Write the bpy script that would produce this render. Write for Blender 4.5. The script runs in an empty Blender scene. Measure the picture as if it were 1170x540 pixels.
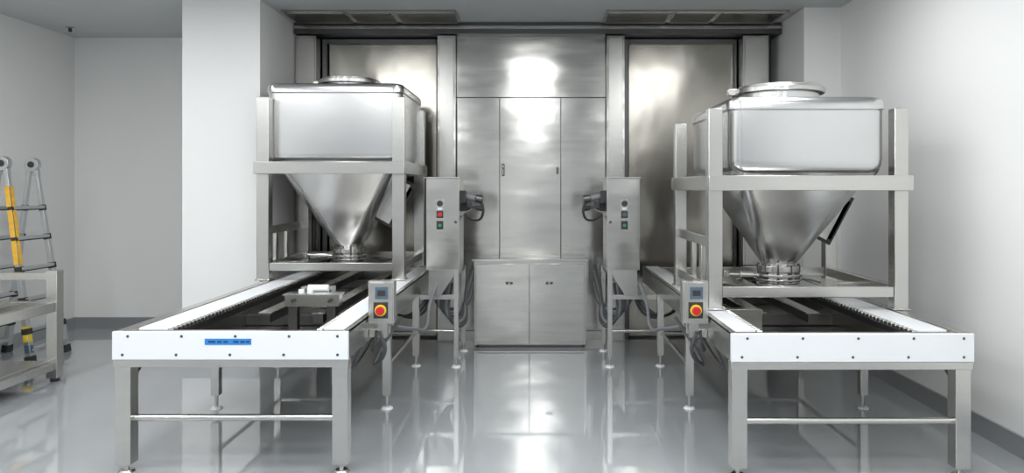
import bpy, math, random
from mathutils import Vector, Matrix
random.seed(3)
S = bpy.context.scene
CH = 3.32   # ceiling height

# ------------------------------------------------------------ materials
def mat(name, col, rough=0.5, metal=0.0, bump=0.0, bscale=(5,5,5), var=0.0, vscale=(3,3,3), emit=0, spec=0.5, rvar=0.0, coat=0, bdist=0.01, aniso=0):
    m = bpy.data.materials.new(name); m.use_nodes = True
    nt = m.node_tree; b = nt.nodes['Principled BSDF']
    b.inputs['Base Color'].default_value = (*col, 1)
    b.inputs['Roughness'].default_value = rough
    b.inputs['Metallic'].default_value = metal
    b.inputs['Specular IOR Level'].default_value = spec
    b.inputs['Coat Weight'].default_value = coat
    b.inputs['Coat Roughness'].default_value = 0.04
    if aniso:
        b.inputs['Anisotropic'].default_value = aniso
        b.inputs['Anisotropic Rotation'].default_value = .25
        tg = nt.nodes.new('ShaderNodeTangent'); tg.direction_type='RADIAL'; tg.axis='Z'
        nt.links.new(tg.outputs['Tangent'], b.inputs['Tangent'])
    tc = nt.nodes.new('ShaderNodeTexCoord')
    def noise(sc, det=3):
        mp = nt.nodes.new('ShaderNodeMapping'); mp.inputs['Scale'].default_value = sc
        n = nt.nodes.new('ShaderNodeTexNoise'); n.inputs['Scale'].default_value = 1; n.inputs['Detail'].default_value = det
        nt.links.new(tc.outputs['Object'], mp.inputs['Vector']); nt.links.new(mp.outputs['Vector'], n.inputs['Vector'])
        return n
    if var > 0:
        n = noise(vscale, 4)
        r = nt.nodes.new('ShaderNodeValToRGB')
        r.color_ramp.elements[0].position = .3; r.color_ramp.elements[1].position = .7
        r.color_ramp.elements[0].color = (*[c*(1-var) for c in col], 1)
        r.color_ramp.elements[1].color = (*[min(1, c*(1+var)) for c in col], 1)
        nt.links.new(n.outputs['Fac'], r.inputs['Fac']); nt.links.new(r.outputs['Color'], b.inputs['Base Color'])
        if rvar > 0:
            mr = nt.nodes.new('ShaderNodeMapRange')
            mr.inputs['To Min'].default_value = rough-rvar; mr.inputs['To Max'].default_value = rough+rvar
            nt.links.new(n.outputs['Fac'], mr.inputs['Value']); nt.links.new(mr.outputs['Result'], b.inputs['Roughness'])
    if bump > 0:
        n = noise(bscale, 1.5)
        bp = nt.nodes.new('ShaderNodeBump'); bp.inputs['Strength'].default_value = bump; bp.inputs['Distance'].default_value = bdist
        nt.links.new(n.outputs['Fac'], bp.inputs['Height']); nt.links.new(bp.outputs['Normal'], b.inputs['Normal'])
    if emit:
        b.inputs['Emission Color'].default_value = (1, 1, 1, 1); b.inputs['Emission Strength'].default_value = emit
    return m

M = dict(
 wall = mat('wall_paint', (.85,.85,.84), .5, var=.012, vscale=(1,1,1), spec=.25),
 wallf= mat('wall_paint_grey', (.44,.45,.46), .5, var=.03, vscale=(1,1,1), spec=.3),
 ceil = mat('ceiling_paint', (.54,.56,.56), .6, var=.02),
 floor= mat('epoxy_floor', (.385,.405,.42), .06, var=.05, vscale=(1.2,.8,1), bump=.05, bscale=(1.8,1.8,1), spec=.9, rvar=.02, coat=.6, bdist=.006),
 steel= mat('brushed_stainless', (.59,.585,.56), .26, 1, var=.03, vscale=(3,3,25), rvar=.015),
 tank = mat('tank_stainless', (.65,.65,.65), .26, 1, var=.02, vscale=(2,2,2), bump=.08, bscale=(2.2,2.2,2.2), rvar=.01),
 panel= mat('polished_panel', (.55,.545,.52), .185, 1, var=.04, vscale=(1.5,1.5,40), bump=.75, bscale=(1.3,1.3,3.4), bdist=.016, aniso=.65, rvar=.02),
 door = mat('door_steel', (.42,.40,.36), .20, 1, var=.12, vscale=(1.5,1.5,1.0), bump=.9, bscale=(2.2,2.2,1.3), bdist=.020, rvar=.03, aniso=.5),
 dark = mat('dark_steel', (.14,.14,.14), .35, 1),
 pan  = mat('pan_steel', (.40,.39,.365), .25, 1, var=.08, vscale=(3,1,3)),
 black= mat('black_rubber', (.03,.03,.03), .5),
 white= mat('white_uhmw_plastic', (.80,.82,.84), .35, var=.01),
 base = mat('baseboard_metal', (.46,.47,.48), .3, .7),
 blue = mat('blue_tape', (.02,.22,.62), .5),
 ink  = mat('tape_ink', (.01,.03,.10), .6),
 red  = mat('red_knob', (.60,.02,.03), .35),
 yel  = mat('yellow_plate', (.85,.62,.03), .45),
 org  = mat('orange_label', (.90,.50,.05), .5, var=.15, vscale=(10,10,25)),
 green= mat('green_button', (.03,.30,.12), .4),
 disp = mat('display_plate', (.08,.13,.18), .25),
 alu  = mat('ladder_aluminium', (.60,.61,.62), .35, .85),
 cable= mat('grey_cable', (.07,.075,.08), .45),
 hose = mat('grey_hose', (.20,.21,.22), .45),
 lamp = mat('lamp_diffuser', (1,1,1), .5, emit=2.0),
)

# ------------------------------------------------------------ builder
class B:
    def __init__(s): s.v=[]; s.f=[]; s.m=[]; s.mats=[]
    def mi(s, k):
        if k not in s.mats: s.mats.append(k)
        return s.mats.index(k)
    def add(s, vs, fs, k):
        o=len(s.v); s.v += [tuple(v) for v in vs]; i=s.mi(k)
        for f in fs: s.f.append(tuple(o+a for a in f)); s.m.append(i)
    def box(s, x0,x1,y0,y1,z0,z1,k):
        vs=[(x0,y0,z0),(x1,y0,z0),(x1,y1,z0),(x0,y1,z0),(x0,y0,z1),(x1,y0,z1),(x1,y1,z1),(x0,y1,z1)]
        s.add(vs,[(0,3,2,1),(4,5,6,7),(0,1,5,4),(1,2,6,5),(2,3,7,6),(3,0,4,7)],k)
    def cyl(s,p,q,r,k,r2=None,n=20):
        p=Vector(p);q=Vector(q);r2=r if r2 is None else r2
        d=(q-p).normalized(); a=d.orthogonal().normalized(); b=d.cross(a)
        vs=[]
        for c,rr in((p,r),(q,r2)):
            for i in range(n):
                t=2*math.pi*i/n; vs.append(c+(a*math.cos(t)+b*math.sin(t))*rr)
        fs=[(i,(i+1)%n,n+(i+1)%n,n+i) for i in range(n)]
        fs+=[tuple(range(n))[::-1],tuple(range(n,2*n))]
        s.add(vs,fs,k)
    def beam(s,p,q,w,d,k,up=(0,0,1)):
        p=Vector(p);q=Vector(q);t=(q-p).normalized();u=Vector(up)
        if abs(t.dot(u))>.98:u=Vector((0,1,0))
        a=t.cross(u).normalized()*w/2; b=t.cross(a).normalized()*d/2
        vs=[p-a-b,p+a-b,p+a+b,p-a+b,q-a-b,q+a-b,q+a+b,q-a+b]
        s.add(vs,[(0,3,2,1),(4,5,6,7),(0,1,5,4),(1,2,6,5),(2,3,7,6),(3,0,4,7)],k)
    def loft(s,secs,k,cap0=True,cap1=True,nc=8):
        N=4*nc; vs=[]
        for z,cx,cy,hx,hy,r in secs:
            for c,(sx,sy) in enumerate(((1,1),(-1,1),(-1,-1),(1,-1))):
                for i in range(nc):
                    t=math.pi/2*(c+i/(nc-1))
                    vs.append((cx+sx*(hx-r)+r*math.cos(t), cy+sy*(hy-r)+r*math.sin(t), z))
        fs=[]
        for j in range(len(secs)-1):
            for i in range(N):
                fs.append((j*N+i,j*N+(i+1)%N,(j+1)*N+(i+1)%N,(j+1)*N+i))
        if cap0: fs.append(tuple(range(N))[::-1])
        if cap1: fs.append(tuple(range((len(secs)-1)*N,len(secs)*N)))
        s.add(vs,fs,k)
    def ring(s,c,r0,r1,z0,z1,k,n=40):
        vs=[]
        for (r,z) in((r0,z0),(r1,z0),(r1,z1),(r0,z1)):
            for i in range(n):
                t=2*math.pi*i/n; vs.append((c[0]+r*math.cos(t),c[1]+r*math.sin(t),z))
        fs=[]
        for j in range(4):
            for i in range(n):
                a=j*n;b=((j+1)%4)*n
                fs.append((a+i,a+(i+1)%n,b+(i+1)%n,b+i))
        s.add(vs,fs,k)
    def make(s,name,bevel=0.003,parent=None):
        me=bpy.data.meshes.new(name); me.from_pydata(s.v,[],s.f)
        for k in s.mats: me.materials.append(M[k])
        me.polygons.foreach_set('material_index',s.m)
        me.validate(); me.shade_smooth(); me.set_sharp_from_angle(angle=math.radians(32))
        ob=bpy.data.objects.new(name,me); S.collection.objects.link(ob)
        if bevel:
            md=ob.modifiers.new('bevel','BEVEL'); md.width=bevel; md.segments=2; md.limit_method='ANGLE'; md.angle_limit=math.radians(50)
            md.harden_normals=False
        if parent: ob.parent=parent
        return ob

def cable(name,pts,r,k,parent):
    cu=bpy.data.curves.new(name,'CURVE'); cu.dimensions='3D'; cu.bevel_depth=r; cu.bevel_resolution=3
    sp=cu.splines.new('BEZIER'); sp.bezier_points.add(len(pts)-1)
    for bp,p in zip(sp.bezier_points,pts):
        bp.co=p; bp.handle_left_type=bp.handle_right_type='AUTO'
    cu.materials.append(M[k]); ob=bpy.data.objects.new(name,cu); S.collection.objects.link(ob); ob.parent=parent
    return ob

def slab(name,*a,bevel=0):
    b=B(); b.box(*a); return b.make(name,bevel)

# ------------------------------------------------------------ room
XL,XR,YB,YF=-5.3,2.88,8.45,-2.5
slab('floor',XL-.1,XR+.1,YF-.1,YB+.1,-.1,0,'floor')
slab('ceiling',XL-.1,XR+.1,YF-.1,YB+.1,CH,CH+.1,'ceil')
slab('wall_left',XL-.1,XL,YF,YB,0,CH,'wall')
slab('wall_right',XR,XR+.1,YF,YB,0,CH,'wall')
slab('wall_back',XL,XR,YB,YB+.1,0,CH,'wall')
slab('wall_front',XL,XR,YF-.1,YF,0,CH,'wallf')
# unseen white double door added behind the camera for a bright steel reflection
b=B()
b.box(-1.35,-.05,YF+.002,YF+.04,0,2.35,'base'); b.box(-1.30,-.705,YF+.04,YF+.07,.01,2.30,'wall'); b.box(-.695,-.10,YF+.04,YF+.07,.01,2.30,'wall')
for x in(-1.08,-.38): b.box(x,x+.22,YF+.07,YF+.075,1.2,1.9,'disp')
for x in(-.78,-.64): b.cyl((x,YF+.12,.95),(x,YF+.12,1.25),.014,'steel'); b.cyl((x,YF+.07,.97),(x,YF+.12,.97),.010,'steel'); b.cyl((x,YF+.07,1.23),(x,YF+.12,1.23),.010,'steel')
b.make('added_reflection_door',.003)
slab('wall_pillar_left',-3.25,-2.54,6.75,YB,0,CH,'wall')
slab('wall_pillar_right',2.53,XR,7.04,YB,0,CH,'wall')
slab('baseboard_left',XL,XL+.015,YF,YB,0,.13,'base')
slab('baseboard_right',XR-.02,XR,YF,7.04,0,.13,'base')
slab('baseboard_back',XL+.015,-3.25,YB-.015,YB,0,.13,'base')
slab('baseboard_pillar',-3.25,-2.54,6.735,6.75,0,.13,'base')

# stainless partition wall
slab('wall_stainless',-2.54,2.53,8.03,8.12,0,CH,'dark')
b=B()
b.box(-.857,.707,7.84,8.02,0,CH,'dark')
b.box(-.857,.707,7.80,7.84,2.56,3.24,'panel')
for x0,x1 in((-.857,-.41),(-.404,.235),(.241,.707)):
    b.box(x0,x1,7.80,7.84,.10,2.553,'panel')
b.box(-.857,.707,7.81,7.84,0,.095,'steel')
b.box(-.385,-.355,7.785,7.80,1.73,1.86,'dark'); b.cyl((-.37,7.785,1.83),(-.37,7.775,1.83),.011,'steel'); b.box(-.375,-.365,7.765,7.785,1.74,1.80,'steel')
b.box(.19,.215,7.79,7.80,1.75,1.82,'dark')
b.make('wall_center_panels',.002)
i=0
for x0,x1 in((-1.05,-.862),(.712,.90),(-2.53,-2.31),(2.13,2.40)):
    i+=1
    b=B(); b.box(x0,x1,7.70,8.02,0,3.19,'panel')
    b.box(x0+.02,x1-.02,7.695,7.70,.02,3.17,'steel')
    b.make('trim_%d'%i,.004)
b=B(); b.box(-2.53,2.52,7.66,8.02,3.20,CH-.001,'dark'); b.box(-2.53,2.52,7.64,7.66,3.25,3.28,'steel'); b.make('trim_5',.003)
for n,(x0,x1) in enumerate(((-2.30,-1.06),(.91,2.12))):
    b=B(); b.box(x0+.06,x1-.03,7.93,8.02,.02,3.14,'door')
    b.box(x0,x0+.05,7.88,8.02,0,3.19,'dark'); b.box(x1-.03,x1,7.90,8.02,0,3.19,'dark')
    b.box(x0+.05,x1-.03,7.88,8.02,3.14,3.19,'dark')
    b.make('door_%d'%(n+1),.003)
for n,(x0,x1) in enumerate(((-2.48,-.80),(.66,2.42))):
    b=B(); b.box(x0,x1,7.12,7.60,CH-.02,CH-.001,'pan')
    y=7.15
    while y<7.58:
        for (a,c) in((x0+.02,(x0+x1)/2-.25),((x0+x1)/2-.2,(x0+x1)/2+.2),((x0+x1)/2+.25,x1-.02)):
            b.box(a,c,y,y+.012,CH-.035,CH-.02,'pan')
        y+=.05
    b.make('ceiling_air_vent',0)

# ceiling sprinklers
for x,y in((-5.0,7.9),(-3.75,7.9)):
    b=B(); b.cyl((x,y,CH-.001),(x,y,CH-.015),.045,'steel'); b.cyl((x,y,CH-.015),(x,y,CH-.05),.018,'black'); b.make('fire_sprinkler',0)

# lamps
for y in (-1.0,1.0,3.0,5.0):
    for x in (-4.0,-1.95,-.08,1.75):
        b=B(); b.box(x-.33,x+.33,y-.63,y+.63,CH-.03,CH-.001,'white'); b.box(x-.30,x+.30,y-.60,y+.60,CH-.033,CH-.03,'lamp')
        p=b.make('ceiling_panel_light',0)
        L=bpy.data.lights.new('lamp','AREA'); L.shape='RECTANGLE'; L.size=.6; L.size_y=1.2
        L.energy=(15 if y>4 else 22)*(1.15 if x<-3 else 1)*(.9 if x>1.5 else 1); L.color=(.975,.99,1)
        lo=bpy.data.objects.new('lamp',L); lo.location=(x,y,CH-.04); S.collection.objects.link(lo); lo.parent=p

# ------------------------------------------------------------ conveyors
def conveyor(x0,x1,z0,z1,outer):
    b=B()
    wo,wi=.29,.19
    for side in (0,1):
        w = wo if (side==0)==(outer=='L') else wi
        if side==0: X=lambda t:x0+t
        else: X=lambda t:x1-t
        def bx(a,c,ya,yb,h0,h1,k):
            p,q=sorted((X(a),X(c))); b.box(p,q,ya,yb,h0,h1,k)
        bx(0,.012,z0,z1,.64,.80,'steel')
        bx(0,.065 if w>.2 else .03,z0,z1,.785,.802,'steel')
        bx(.012,w-.03,z0+.02,z1,.66,.782,'steel')
        bx(.08 if w>.2 else .035,w-.03,z0+.10,z1-.02,.782,.800,'white')
        bx(w-.03,w-.022,z0+.05,z1,.62,.775,'pan')
        y=z0+.08
        while y<z1-.03:
            b.cyl((X(w-.03),y,.790),(X(w),y,.790),.012,'steel',n=10)
            bx(w-.030,w-.002,y+.013,y+.037,.776,.796,'black')
            y+=.05
        bx(w-.022,w,z0+.05,z1,.735,.776,'dark')
        # legs
        ys=(z0+.045,5.38,6.66)
        for j,yy in enumerate(ys):
            lw=.085 if j==0 else .058
            cxl=X(lw/2 if j==0 else lw/2+.0)
            b.box(cxl-lw/2,cxl+lw/2,yy-lw/2,yy+lw/2,.05 if j==0 else .10,.645,'steel')
            b.cyl((cxl,yy,.012),(cxl,yy,.11),.013,'steel',n=12)
            b.cyl((cxl,yy,0),(cxl,yy,.014),.045,'white' if j else 'steel',r2=.035)
        b.beam((X(.045),z0+.05,.50),(X(.045),z0+.28,.645),.03,.03,'dark')
    # pans
    a=x0+(wo if outer=='L' else wi); c=x1-(wi if outer=='L' else wo)
    b.box(a-.03,c+.03,z0+.03,z1,.60,.615,'pan')
    b.box(a-.03,a-.01,z0+.03,z1,.60,.76,'pan'); b.box(c+.01,c+.03,z0+.03,z1,.60,.76,'pan')
    b.box(x0,x1,z0+.02,z0+.045,.60,.785,'steel')
    b.box(x0,x1,z0+.01,z0+.06,.782,.797,'steel')
    b.box(x0,x1,z1-.02,z1,.60,.79,'steel')
    # front bumper
    b.box(x0-.008,x1+.008,z0-.015,z0+.012,.645,.80,'white')
    b.box(x0-.008,x1+.008,z0-.005,z0+.06,.60,.643,'steel')
    n=5
    for i in range(n):
        for h in(.672,.775):
            xx=x0+.05+(x1-x0-.1)*i/(n-1)+(.0 if h<.7 else (.03 if i<n-1 else 0))
            b.cyl((xx,z0-.018,h),(xx,z0-.010,h),.008,'dark',n=10)
    # crossbars
    b.cyl((x0+.07,z0+.045,.305),(x1-.07,z0+.045,.305),.019,'steel')
    b.cyl((x0+.05,6.66,.30),(x1-.05,6.66,.30),.016,'steel')
    for xx in(x0+.03,x1-.03):
        b.cyl((xx,5.38,.31),(xx,6.66,.31),.015,'steel')
    # inner lift rails
    m=(a+c)/2
    for xx in(m-.18,m+.18):
        b.box(xx-.035,xx+.035,5.0,z1-.02,.69,.75,'dark')
        b.box(xx-.045,xx+.045,5.0,z1-.02,.75,.76,'pan')
    for yy in(5.3,6.3,7.3):
        b.box(a-.02,c+.02,yy,yy+.06,.62,.69,'dark')
    return b,a,c

b,a,c=conveyor(-2.37,-1.07,4.14,7.62,'L')
# tape
b.box(-1.86,-1.60,4.122,4.126,.728,.762,'blue')
for i,(p,q) in enumerate(((-1.84,-1.80),(-1.79,-1.765),(-1.755,-1.73),(-1.70,-1.67),(-1.66,-1.635),(-1.63,-1.61))):
    b.box(p,q,4.120,4.123,.741,.750,'ink')
# stopper carriage
b.box(-1.72,-1.35,5.02,5.10,.80,.875,'steel'); b.box(-1.73,-1.34,5.00,5.12,.875,.885,'steel')
b.box(-1.70,-1.64,5.03,5.09,.62,.80,'dark'); b.box(-1.44,-1.38,5.03,5.09,.62,.80,'dark')
for xx in(-1.62,-1.56): b.cyl((xx,5.06,.885),(xx,5.06,.91),.020,'white')
b.cyl((-1.60,5.15,.905),(-1.46,5.15,.905),.025,'white'); b.box(-1.66,-1.44,5.18,5.26,.765,.91,'steel')
b.cyl((-1.66,5.0,.84),(-1.66,4.99,.84),.012,'black');b.cyl((-1.41,5.0,.84),(-1.41,4.99,.84),.012,'black')
cv1=b.make('roller_conveyor')
b,a,c=conveyor(1.07,2.39,4.08,7.62,'R')
b.box(1.27,1.50,4.95,5.02,.62,.79,'steel')
cv2=b.make('roller_conveyor.001')
for cv,sg,z in((cv1,-1,4.14),(cv2,1,4.08)):
    x=sg*1.0
    cable('power_cable',[(x,4.66,.70),(x-sg*.03,4.68,.58),(x+sg*.06,4.8,.46),(x+sg*.09,5.2,.50),(x+sg*.04,5.6,.62)],.013,'cable',cv)
    cable('signal_cable',[(x+sg*.02,4.66,.70),(x+sg*.04,4.70,.60),(x+sg*.10,4.9,.54),(x+sg*.10,5.3,.60)],.010,'cable',cv)
    cable('drop_cable',[(x+sg*.10,4.6,.62),(x+sg*.16,4.65,.50),(x+sg*.20,4.9,.44),(x+sg*.16,5.3,.56)],.008,'cable',cv)
    cable('sensor_cable',[(x+sg*.10,5.4,.60),(x-sg*.02,5.8,.50),(x-sg*.06,6.2,.44),(x-sg*.05,6.5,.60),(x-sg*.12,6.75,.85)],.014,'hose',cv)

# emergency switch boxes
for x0 in(-1.062,.902):
    x1=x0+.16; xm=x0+.08; b=B()
    b.box(x0,x1,4.62,4.70,.755,1.02,'steel'); b.box(x0+.008,x1-.008,4.612,4.62,.763,1.012,'steel')
    b.box(xm-.035,xm+.045,4.606,4.612,.91,.985,'disp'); b.box(xm-.02,xm+.03,4.603,4.606,.93,.965,'black')
    b.box(xm-.045,xm+.045,4.606,4.612,.79,.89,'black')
    b.cyl((xm,4.606,.84),(xm,4.600,.84),.036,'yel',n=28); b.cyl((xm,4.600,.84),(xm,4.575,.84),.026,'red',n=24)
    b.box(xm-.005,xm+.005,4.568,4.576,.818,.862,'red')
    b.box(xm-.03,xm+.03,4.66,4.70,.66,.757,'steel')
    s=(-1.068,xm) if x0<0 else (xm,1.068)
    b.box(s[0],s[1],4.67,4.70,.66,.71,'steel')
    b.make('emergency_stop_box')

# ------------------------------------------------------------ bins
def bin_(name,fx0,fx1,fy0,fy1,ptop,pw,rail,tx0,tx1,ty0,ty1,tb,tt,rr,ringtop,side_h):
    b=B(); base=.803
    cx=(tx0+tx1)/2; cy=(ty0+ty1)/2; hx=(tx1-tx0)/2; hy=(ty1-ty0)/2
    for x in(fx0,fx1-pw):
        for y in(fy0,fy1-pw):
            b.box(x,x+pw,y,y+pw,base,ptop,'steel')
            b.box(x-.012,x+pw+.012,y-.012,y+pw+.012,base,base+.012,'steel')
    r0,r1=rail
    b.box(fx0-.01,fx1+.01,fy0-.05,fy0-.002,r0,r1,'steel')
    b.box(fx0-.01,fx1+.01,fy1+.002,fy1+.05,r0,r1,'steel')
    b.box(fx0-.01,fx0+.03,fy0,fy1,r0,r1,'steel'); b.box(fx1-.03,fx1+.01,fy0,fy1,r0,r1,'steel')
    for y in(fy0+.01,fy1-.07):
        b.box(fx0+pw,fx1-pw,y,y+.06,.885,.955,'steel')
    for x in(fx0+.015,fx1-.075):
        b.box(x,x+.06,fy0+pw,fy1-pw,.885,.955,'steel')
    x=fx0+.02
    b.box(x,x+.04,fy0+pw,fy1-pw,side_h-.035,side_h+.035,'steel')
    for y in(fy0+.33,fy0+.62): b.box(x+.005,x+.035,y,y+.07,.95,side_h-.03,'steel')
    # tank
    R=.085
    secs=[]
    nr,nz=.125,1.02
    zb=tb; e=.065
    secs.append((nz,cx,cy,nr,nr,nr-.001))
    secs.append((nz+.03,cx,cy,nr,nr,nr-.001))
    K=7
    for i in range(1,K+1):
        t=i/K; z=nz+.03+(zb-.07-nz-.03)*t
        secs.append((z,cx,cy,nr+(hx-e-nr)*t,nr+(hy-e-nr)*t,nr*(1-t)+R*1.1*t))
    for t in(.2,.4,.6,.8,1):
        a=t*math.pi/2
        secs.append((zb-.07+.12*(1-math.cos(a)),cx,cy,hx-e+e*math.sin(a),hy-e+e*math.sin(a),R*1.1-.008*t))
    secs.append((tt-.09,cx,cy,hx,hy,R))
    secs.append((tt-.085,cx,cy,hx+.010,hy+.010,R+.01)); secs.append((tt-.05,cx,cy,hx+.010,hy+.010,R+.01))
    for t in(.33,.66,1):
        a=t*math.pi/2
        secs.append((tt-.05+.05*math.sin(a),cx,cy,hx+.01-.05*(1-math.cos(a)),hy+.01-.05*(1-math.cos(a)),R))
    secs.append((tt+.02,cx,cy,rr+.08,rr+.08,rr+.05))
    b.loft(secs,'tank')
    # lid
    b.cyl((cx,cy,tt+.0),(cx,cy,ringtop-.035),rr-.03,'tank',n=48)
    b.cyl((cx,cy,ringtop-.035),(cx,cy,ringtop-.012),rr,'steel',n=48)
    b.cyl((cx,cy,ringtop-.012),(cx,cy,ringtop),rr-.02,'tank',n=48)
    b.ring((cx,cy),rr,rr+.012,ringtop-.055,ringtop-.02,'steel')
    b.box(cx-rr-.06,cx-rr+.01,cy-.03,cy+.03,ringtop-.06,ringtop-.015,'steel')
    # discharge valve
    b.cyl((cx,cy,.99),(cx,cy,1.035),.155,'steel',n=40)
    b.cyl((cx,cy,.905),(cx,cy,.99),.135,'steel',n=40)
    b.ring((cx,cy),.13,.165,.955,.975,'tank'); b.ring((cx,cy),.13,.165,.925,.94,'tank')
    b.cyl((cx,cy,.875),(cx,cy,.905),.155,'steel',n=40)
    for i in range(10):
        t=i/10*2*math.pi
        b.cyl((cx+.148*math.cos(t),cy+.148*math.sin(t),.915),(cx+.148*math.cos(t),cy+.148*math.sin(t),1.045),.010,'dark',n=8)
    b.cyl((cx-.13,cy-.03,.96),(cx-.40,cy-.06,.975),.013,'steel'); b.cyl((cx-.20,cy-.04,.965),(cx-.30,cy-.05,.97),.028,'steel')
    b.cyl((cx-.40,cy-.06,.95),(cx-.40,cy-.06,1.0),.022,'steel')
    b.ring((cx,cy),.30,.42,.90,.915,'steel',n=48)
    for sx,sy in((1,0),(-1,0),(0,1),(0,-1)):
        L=(fx1-fx0)/2-.05 if sx else (fy1-fy0)/2-.05
        b.beam((cx+sx*.40,cy+sy*.40,.90),(cx+sx*L,cy+sy*L,.90),.06,.02,'steel')
    # sloped hatch on the right face of the cone
    p1=Vector((cx+nr,cy,1.05)); p2=Vector((cx+hx-e,cy,zb-.07)); d=p2-p1; nrm=Vector((d.z,0,-d.x)).normalized()
    def P(t,off): return p1+d*t+nrm*off
    b.beam(P(.36,.012),P(.86,.012),.22,.03,'steel',up=(0,1,0))
    b.beam(P(.33,.035),P(.89,.035),.26,.02,'black',up=(0,1,0))
    b.beam(P(.38,.055),P(.84,.055),.20,.02,'steel',up=(0,1,0))
    b.beam(P(.5,.07),P(.7,.09),.02,.02,'black',up=(0,1,0))
    return b.make(name,.004)

bin_('bulk_bin_hopper',-2.44,-1.16,6.40,7.62,2.39,.105,(1.725,1.83),-2.40,-1.20,6.515,7.60,1.86,2.53,.28,2.635,1.23)
bin_('bulk_bin_hopper.001',1.115,2.425,4.84,6.10,2.125,.092,(1.585,1.685),1.262,2.292,4.86,6.09,1.74,2.205,.315,2.345,1.24)

# ------------------------------------------------------------ control cabinets
def ctrl(sg):
    b=B()
    xa,xb=(-1.0,-.705) if sg<0 else (.612,.905)
    zi=xb if sg<0 else xa        # inner (toward aisle)
    xo=xa if sg<0 else xb
    y0,y1=6.60,6.98
    b.box(xa,xb,y0,y1,.87,1.69,'steel')
    b.box(xa+.006,xb-.006,y0-.015,y0-.001,.876,1.684,'panel')
    b.box(xa-.01,xb+.01,y0-.03,y1+.01,1.69,1.70,'steel')
    bxm=xa+.125 if sg<0 else xa+.155
    b.box(bxm-.035,bxm+.035,y0-.020,y0-.015,1.22,1.50,'steel')
    b.cyl((bxm,y0-.02,1.465),(bxm,y0-.04,1.465),.026,'black'); b.box(bxm-.03,bxm+.03,y0-.024,y0-.02,1.335,1.40,'black')
    b.cyl((bxm,y0-.024,1.367),(bxm,y0-.045,1.367),.020,'red' if sg<0 else 'disp')
    b.box(bxm-.03,bxm+.03,y0-.024,y0-.02,1.235,1.31,'black'); b.cyl((bxm,y0-.024,1.27),(bxm,y0-.04,1.27),.014,'green')
    b.box(bxm-.02,bxm+.02,y0-.022,y0-.02,1.41,1.43,'white')
    hx=xb-.03 if sg<0 else xa+.03
    b.cyl((hx,y0-.015,1.30),(hx,y0-.035,1.30),.012,'dark')
    # tapered wireway
    vs=[(xa+.02,y0+.02,.87),(xb-.02,y0+.02,.87),(xb-.02,y1-.05,.87),(xa+.02,y1-.05,.87)]
    lx0,lx1=(xa+.01,xa+.12) if sg<0 else (xb-.12,xb-.01)
    vs+=[(lx0,y0+.05,.63),(lx1,y0+.05,.63),(lx1,y1-.15,.63),(lx0,y1-.15,.63)]
    b.add(vs,[(0,1,2,3),(7,6,5,4),(4,5,1,0),(5,6,2,1),(6,7,3,2),(7,4,0,3)],'steel')
    for yy in(y0+.03,y1+.30):
        xx=zi+(-.03 if sg<0 else .03)
        b.box(xx-.02,xx+.02,yy-.02,yy+.02,.08,.87 if yy<6.9 else .84,'steel')
        b.cyl((xx,yy,.01),(xx,yy,.09),.011,'steel'); b.cyl((xx,yy,0),(xx,yy,.014),.045,'white',r2=.035)
    xx=zi+(-.03 if sg<0 else .03)
    b.box(xx-.018,xx+.018,y0+.03,y1+.30,.815,.85,'steel'); b.cyl((xx,y0+.03,.30),(xx,y1+.30,.30),.014,'steel')
    xc=sg*1.068
    p,q=sorted((xx,xc)); b.box(p,q,y0+.06,y0+.10,.60,.64,'steel'); b.cyl((xx,y0+.03,.32),(xc,y0+.06,.32),.013,'steel')
    s=-sg; x=zi
    for k,(h,yy) in enumerate(((1.53,6.72),(1.45,6.86))):
        b.box(min(x,x+s*.05),max(x,x+s*.05),yy-.05,yy+.05,h-.06,h+.05,'black')
        b.cyl((x+s*.05,yy,h),(x+s*.14,yy-.02,h-.02),.028,'hose')
        b.cyl((x+s*.14,yy-.02,h-.02),(x+s*.20,yy-.02,h-.03),.034,'dark')
    b.box(min(x+s*.10,x+s*.20),max(x+s*.10,x+s*.20),6.74,6.80,1.44,1.54,'dark')
    b.beam((x,6.9,1.38),(x+s*.16,6.85,1.46),.03,.03,'steel')
    o=b.make('control_cabinet' if sg<0 else 'control_cabinet.001')
    for k in range(6):
        dx=.025*k
        cable('hose',[(xo-sg*(.06+dx),6.75+.05*k,.70),(xo-sg*(.07+dx),6.80,.55-.03*k),(xo-sg*(.17+dx),6.95,.47-.03*k),(xo-sg*(.30),7.2,.46+.03*k),(xo-sg*.34,7.4,.62+.04*k)],.016,'hose' if k%3==1 else 'cable',o)
    for k in range(3):
        cable('loop_hose',[(xo+sg*(-.02),6.8+.1*k,.66),(xo+sg*.10,6.7+.1*k,.50-.04*k),(xo+sg*.30,6.9,.42),(xo+sg*.5,7.2,.55)],.013,'cable',o)
    cable('conduit',[(x+s*.18,6.72,1.50),(x+s*.20,6.78,1.38),(x+s*.10,6.95,1.30),(x+s*.02,6.97,1.34)],.012,'cable',o)
ctrl(-1); ctrl(1)

# ------------------------------------------------------------ storage cabinet
b=B()
b.box(-.645,.48,7.42,7.79,.03,.865,'steel')
b.box(-.60,.44,7.45,7.78,0,.03,'dark')
b.box(-.665,.50,7.39,7.795,.865,.895,'panel')
b.box(-.625,-.093,7.40,7.42,.05,.845,'panel'); b.box(-.087,.46,7.40,7.42,.05,.845,'panel')
for x in(-.29,.11):
    b.box(x-.035,x+.035,7.392,7.40,.64,.665,'dark'); b.cyl((x,7.392,.652),(x,7.385,.652),.011,'steel')
b.make('storage_cabinet')

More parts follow.
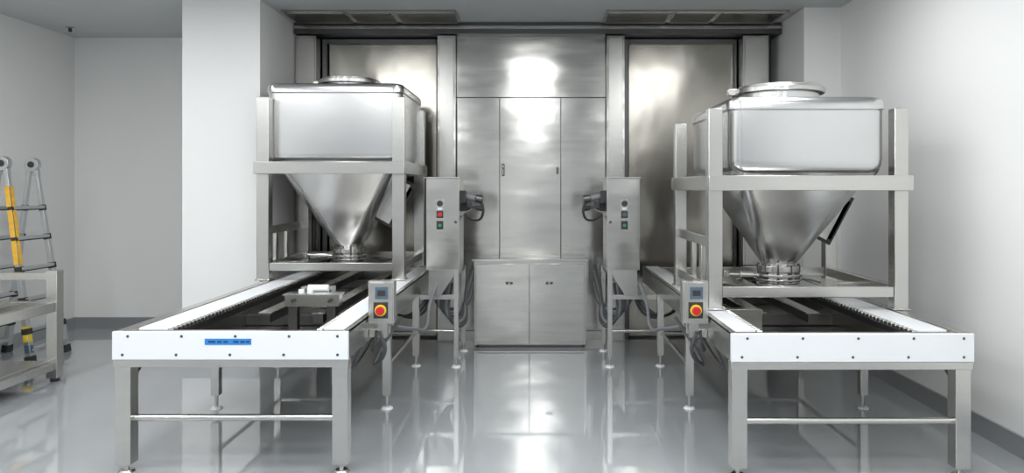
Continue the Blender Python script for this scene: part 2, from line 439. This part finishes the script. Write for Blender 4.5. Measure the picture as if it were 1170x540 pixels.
# ------------------------------------------------------------ ladder
b=B()
xt,ht=-4.92,1.80; yn,yf=6.80,7.20
for xf in(-4.66,-5.18):
    dx=xf-xt
    s0=1 if xf>xt else -1
    def Q(h,y,o=0):
        t=(ht-h)/ht; return (xt+s0*.03+dx*t, y+(-.05*t if y<7 else .05*t), h)
    segs=[0.03,.30,.58,.86,1.14,1.42,1.76]
    for y in(yn,yf):
        for j in range(6):
            w=.062-.004*j if j<6 else .04
            b.beam(Q(segs[j],y),Q(segs[j+1],y),w*.8,w,'alu')
            b.beam(Q(segs[j+1]-.035,y),Q(segs[j+1]+.02,y),w*.95,w*1.15,'black' if j<5 else 'alu')
        b.beam(Q(.0,y),Q(.07,y),.06,.085,'black')
    for h in segs[1:6]:
        b.beam(Q(h,yn),Q(h,yf),.055,.03,'alu'); 
        b.beam(Q(h-.02,yn),Q(h-.02,yf),.04,.012,'black')
    b.beam(Q(.12,yn),Q(.12,yf),.06,.03,'alu')
    if s0>0:
        for h0,h1,k in((.90,1.12,'org'),(1.15,1.40,'org'),(1.43,1.62,'org'),(.20,.34,'yel'),(.10,.17,'disp')):
            p=Vector(Q(h0,yn));q=Vector(Q(h1,yn)); off=Vector((0,-.030,0))
            b.beam(p+off,q+off,.045,.006,k,up=(0,1,0))
            p2=p+Vector((.026,0,0));q2=q+Vector((.026,0,0)); b.beam(p2,q2,.04,.006,k,up=(1,0,0))
for y in(yn,yf):
    b.cyl((xt,y-.03,ht+.03),(xt,y+.03,ht+.03),.065,'alu',n=28); b.cyl((xt,y-.04,ht+.03),(xt,y+.04,ht+.03),.03,'black')
b.make('folding_ladder',.003)

# ------------------------------------------------------------ steel table frame
b=B()
x0,x1,y0,y1=-5.12,-4.02,4.9,6.15
for x in(x0,x1):
    for y in(y0,y1):
        b.box(x-.045,x+.045,y-.045,y+.045,.03,.92 if y==y1 else .74,'steel'); b.cyl((x,y,0),(x,y,.03),.035,'black')
for h0,h1 in((.58,.66),(.10,.16)):
    for y in(y0,y1): b.box(x0+.045,x1-.045,y-.03,y+.03,h0,h1,'steel')
    for x in(x0,x1): b.box(x-.03,x+.03,y0+.045,y1-.045,h0,h1,'steel')
b.box(x0+.03,x1-.03,y0+.03,y1-.03,.16,.175,'steel')
b.box(x0+.045,x1-.045,y1-.03,y1+.03,.84,.90,'steel')
b.box(x0+.03,x1-.35,y0+.03,y1-.03,.66,.675,'steel')
b.box(x1-.30,x1-.24,y0+.03,y1-.03,.60,.655,'steel')
b.make('steel_support_frame')

# ------------------------------------------------------------ world, camera
w=bpy.data.worlds.new('world'); S.world=w; w.use_nodes=True
w.node_tree.nodes['Background'].inputs[0].default_value=(.8,.85,.9,1); w.node_tree.nodes['Background'].inputs[1].default_value=.3
cam=bpy.data.cameras.new('camera'); co=bpy.data.objects.new('camera',cam); S.collection.objects.link(co)
co.location=(0,0,1.6); co.rotation_euler=(math.radians(90),0,0)
cam.sensor_width=36; cam.sensor_fit='HORIZONTAL'; cam.lens=26.0; cam.shift_x=-30/1170; cam.shift_y=-55/1170; cam.clip_start=.05
S.camera=co
S.view_settings.view_transform='Standard'; S.view_settings.look='None'; S.view_settings.exposure=0.05
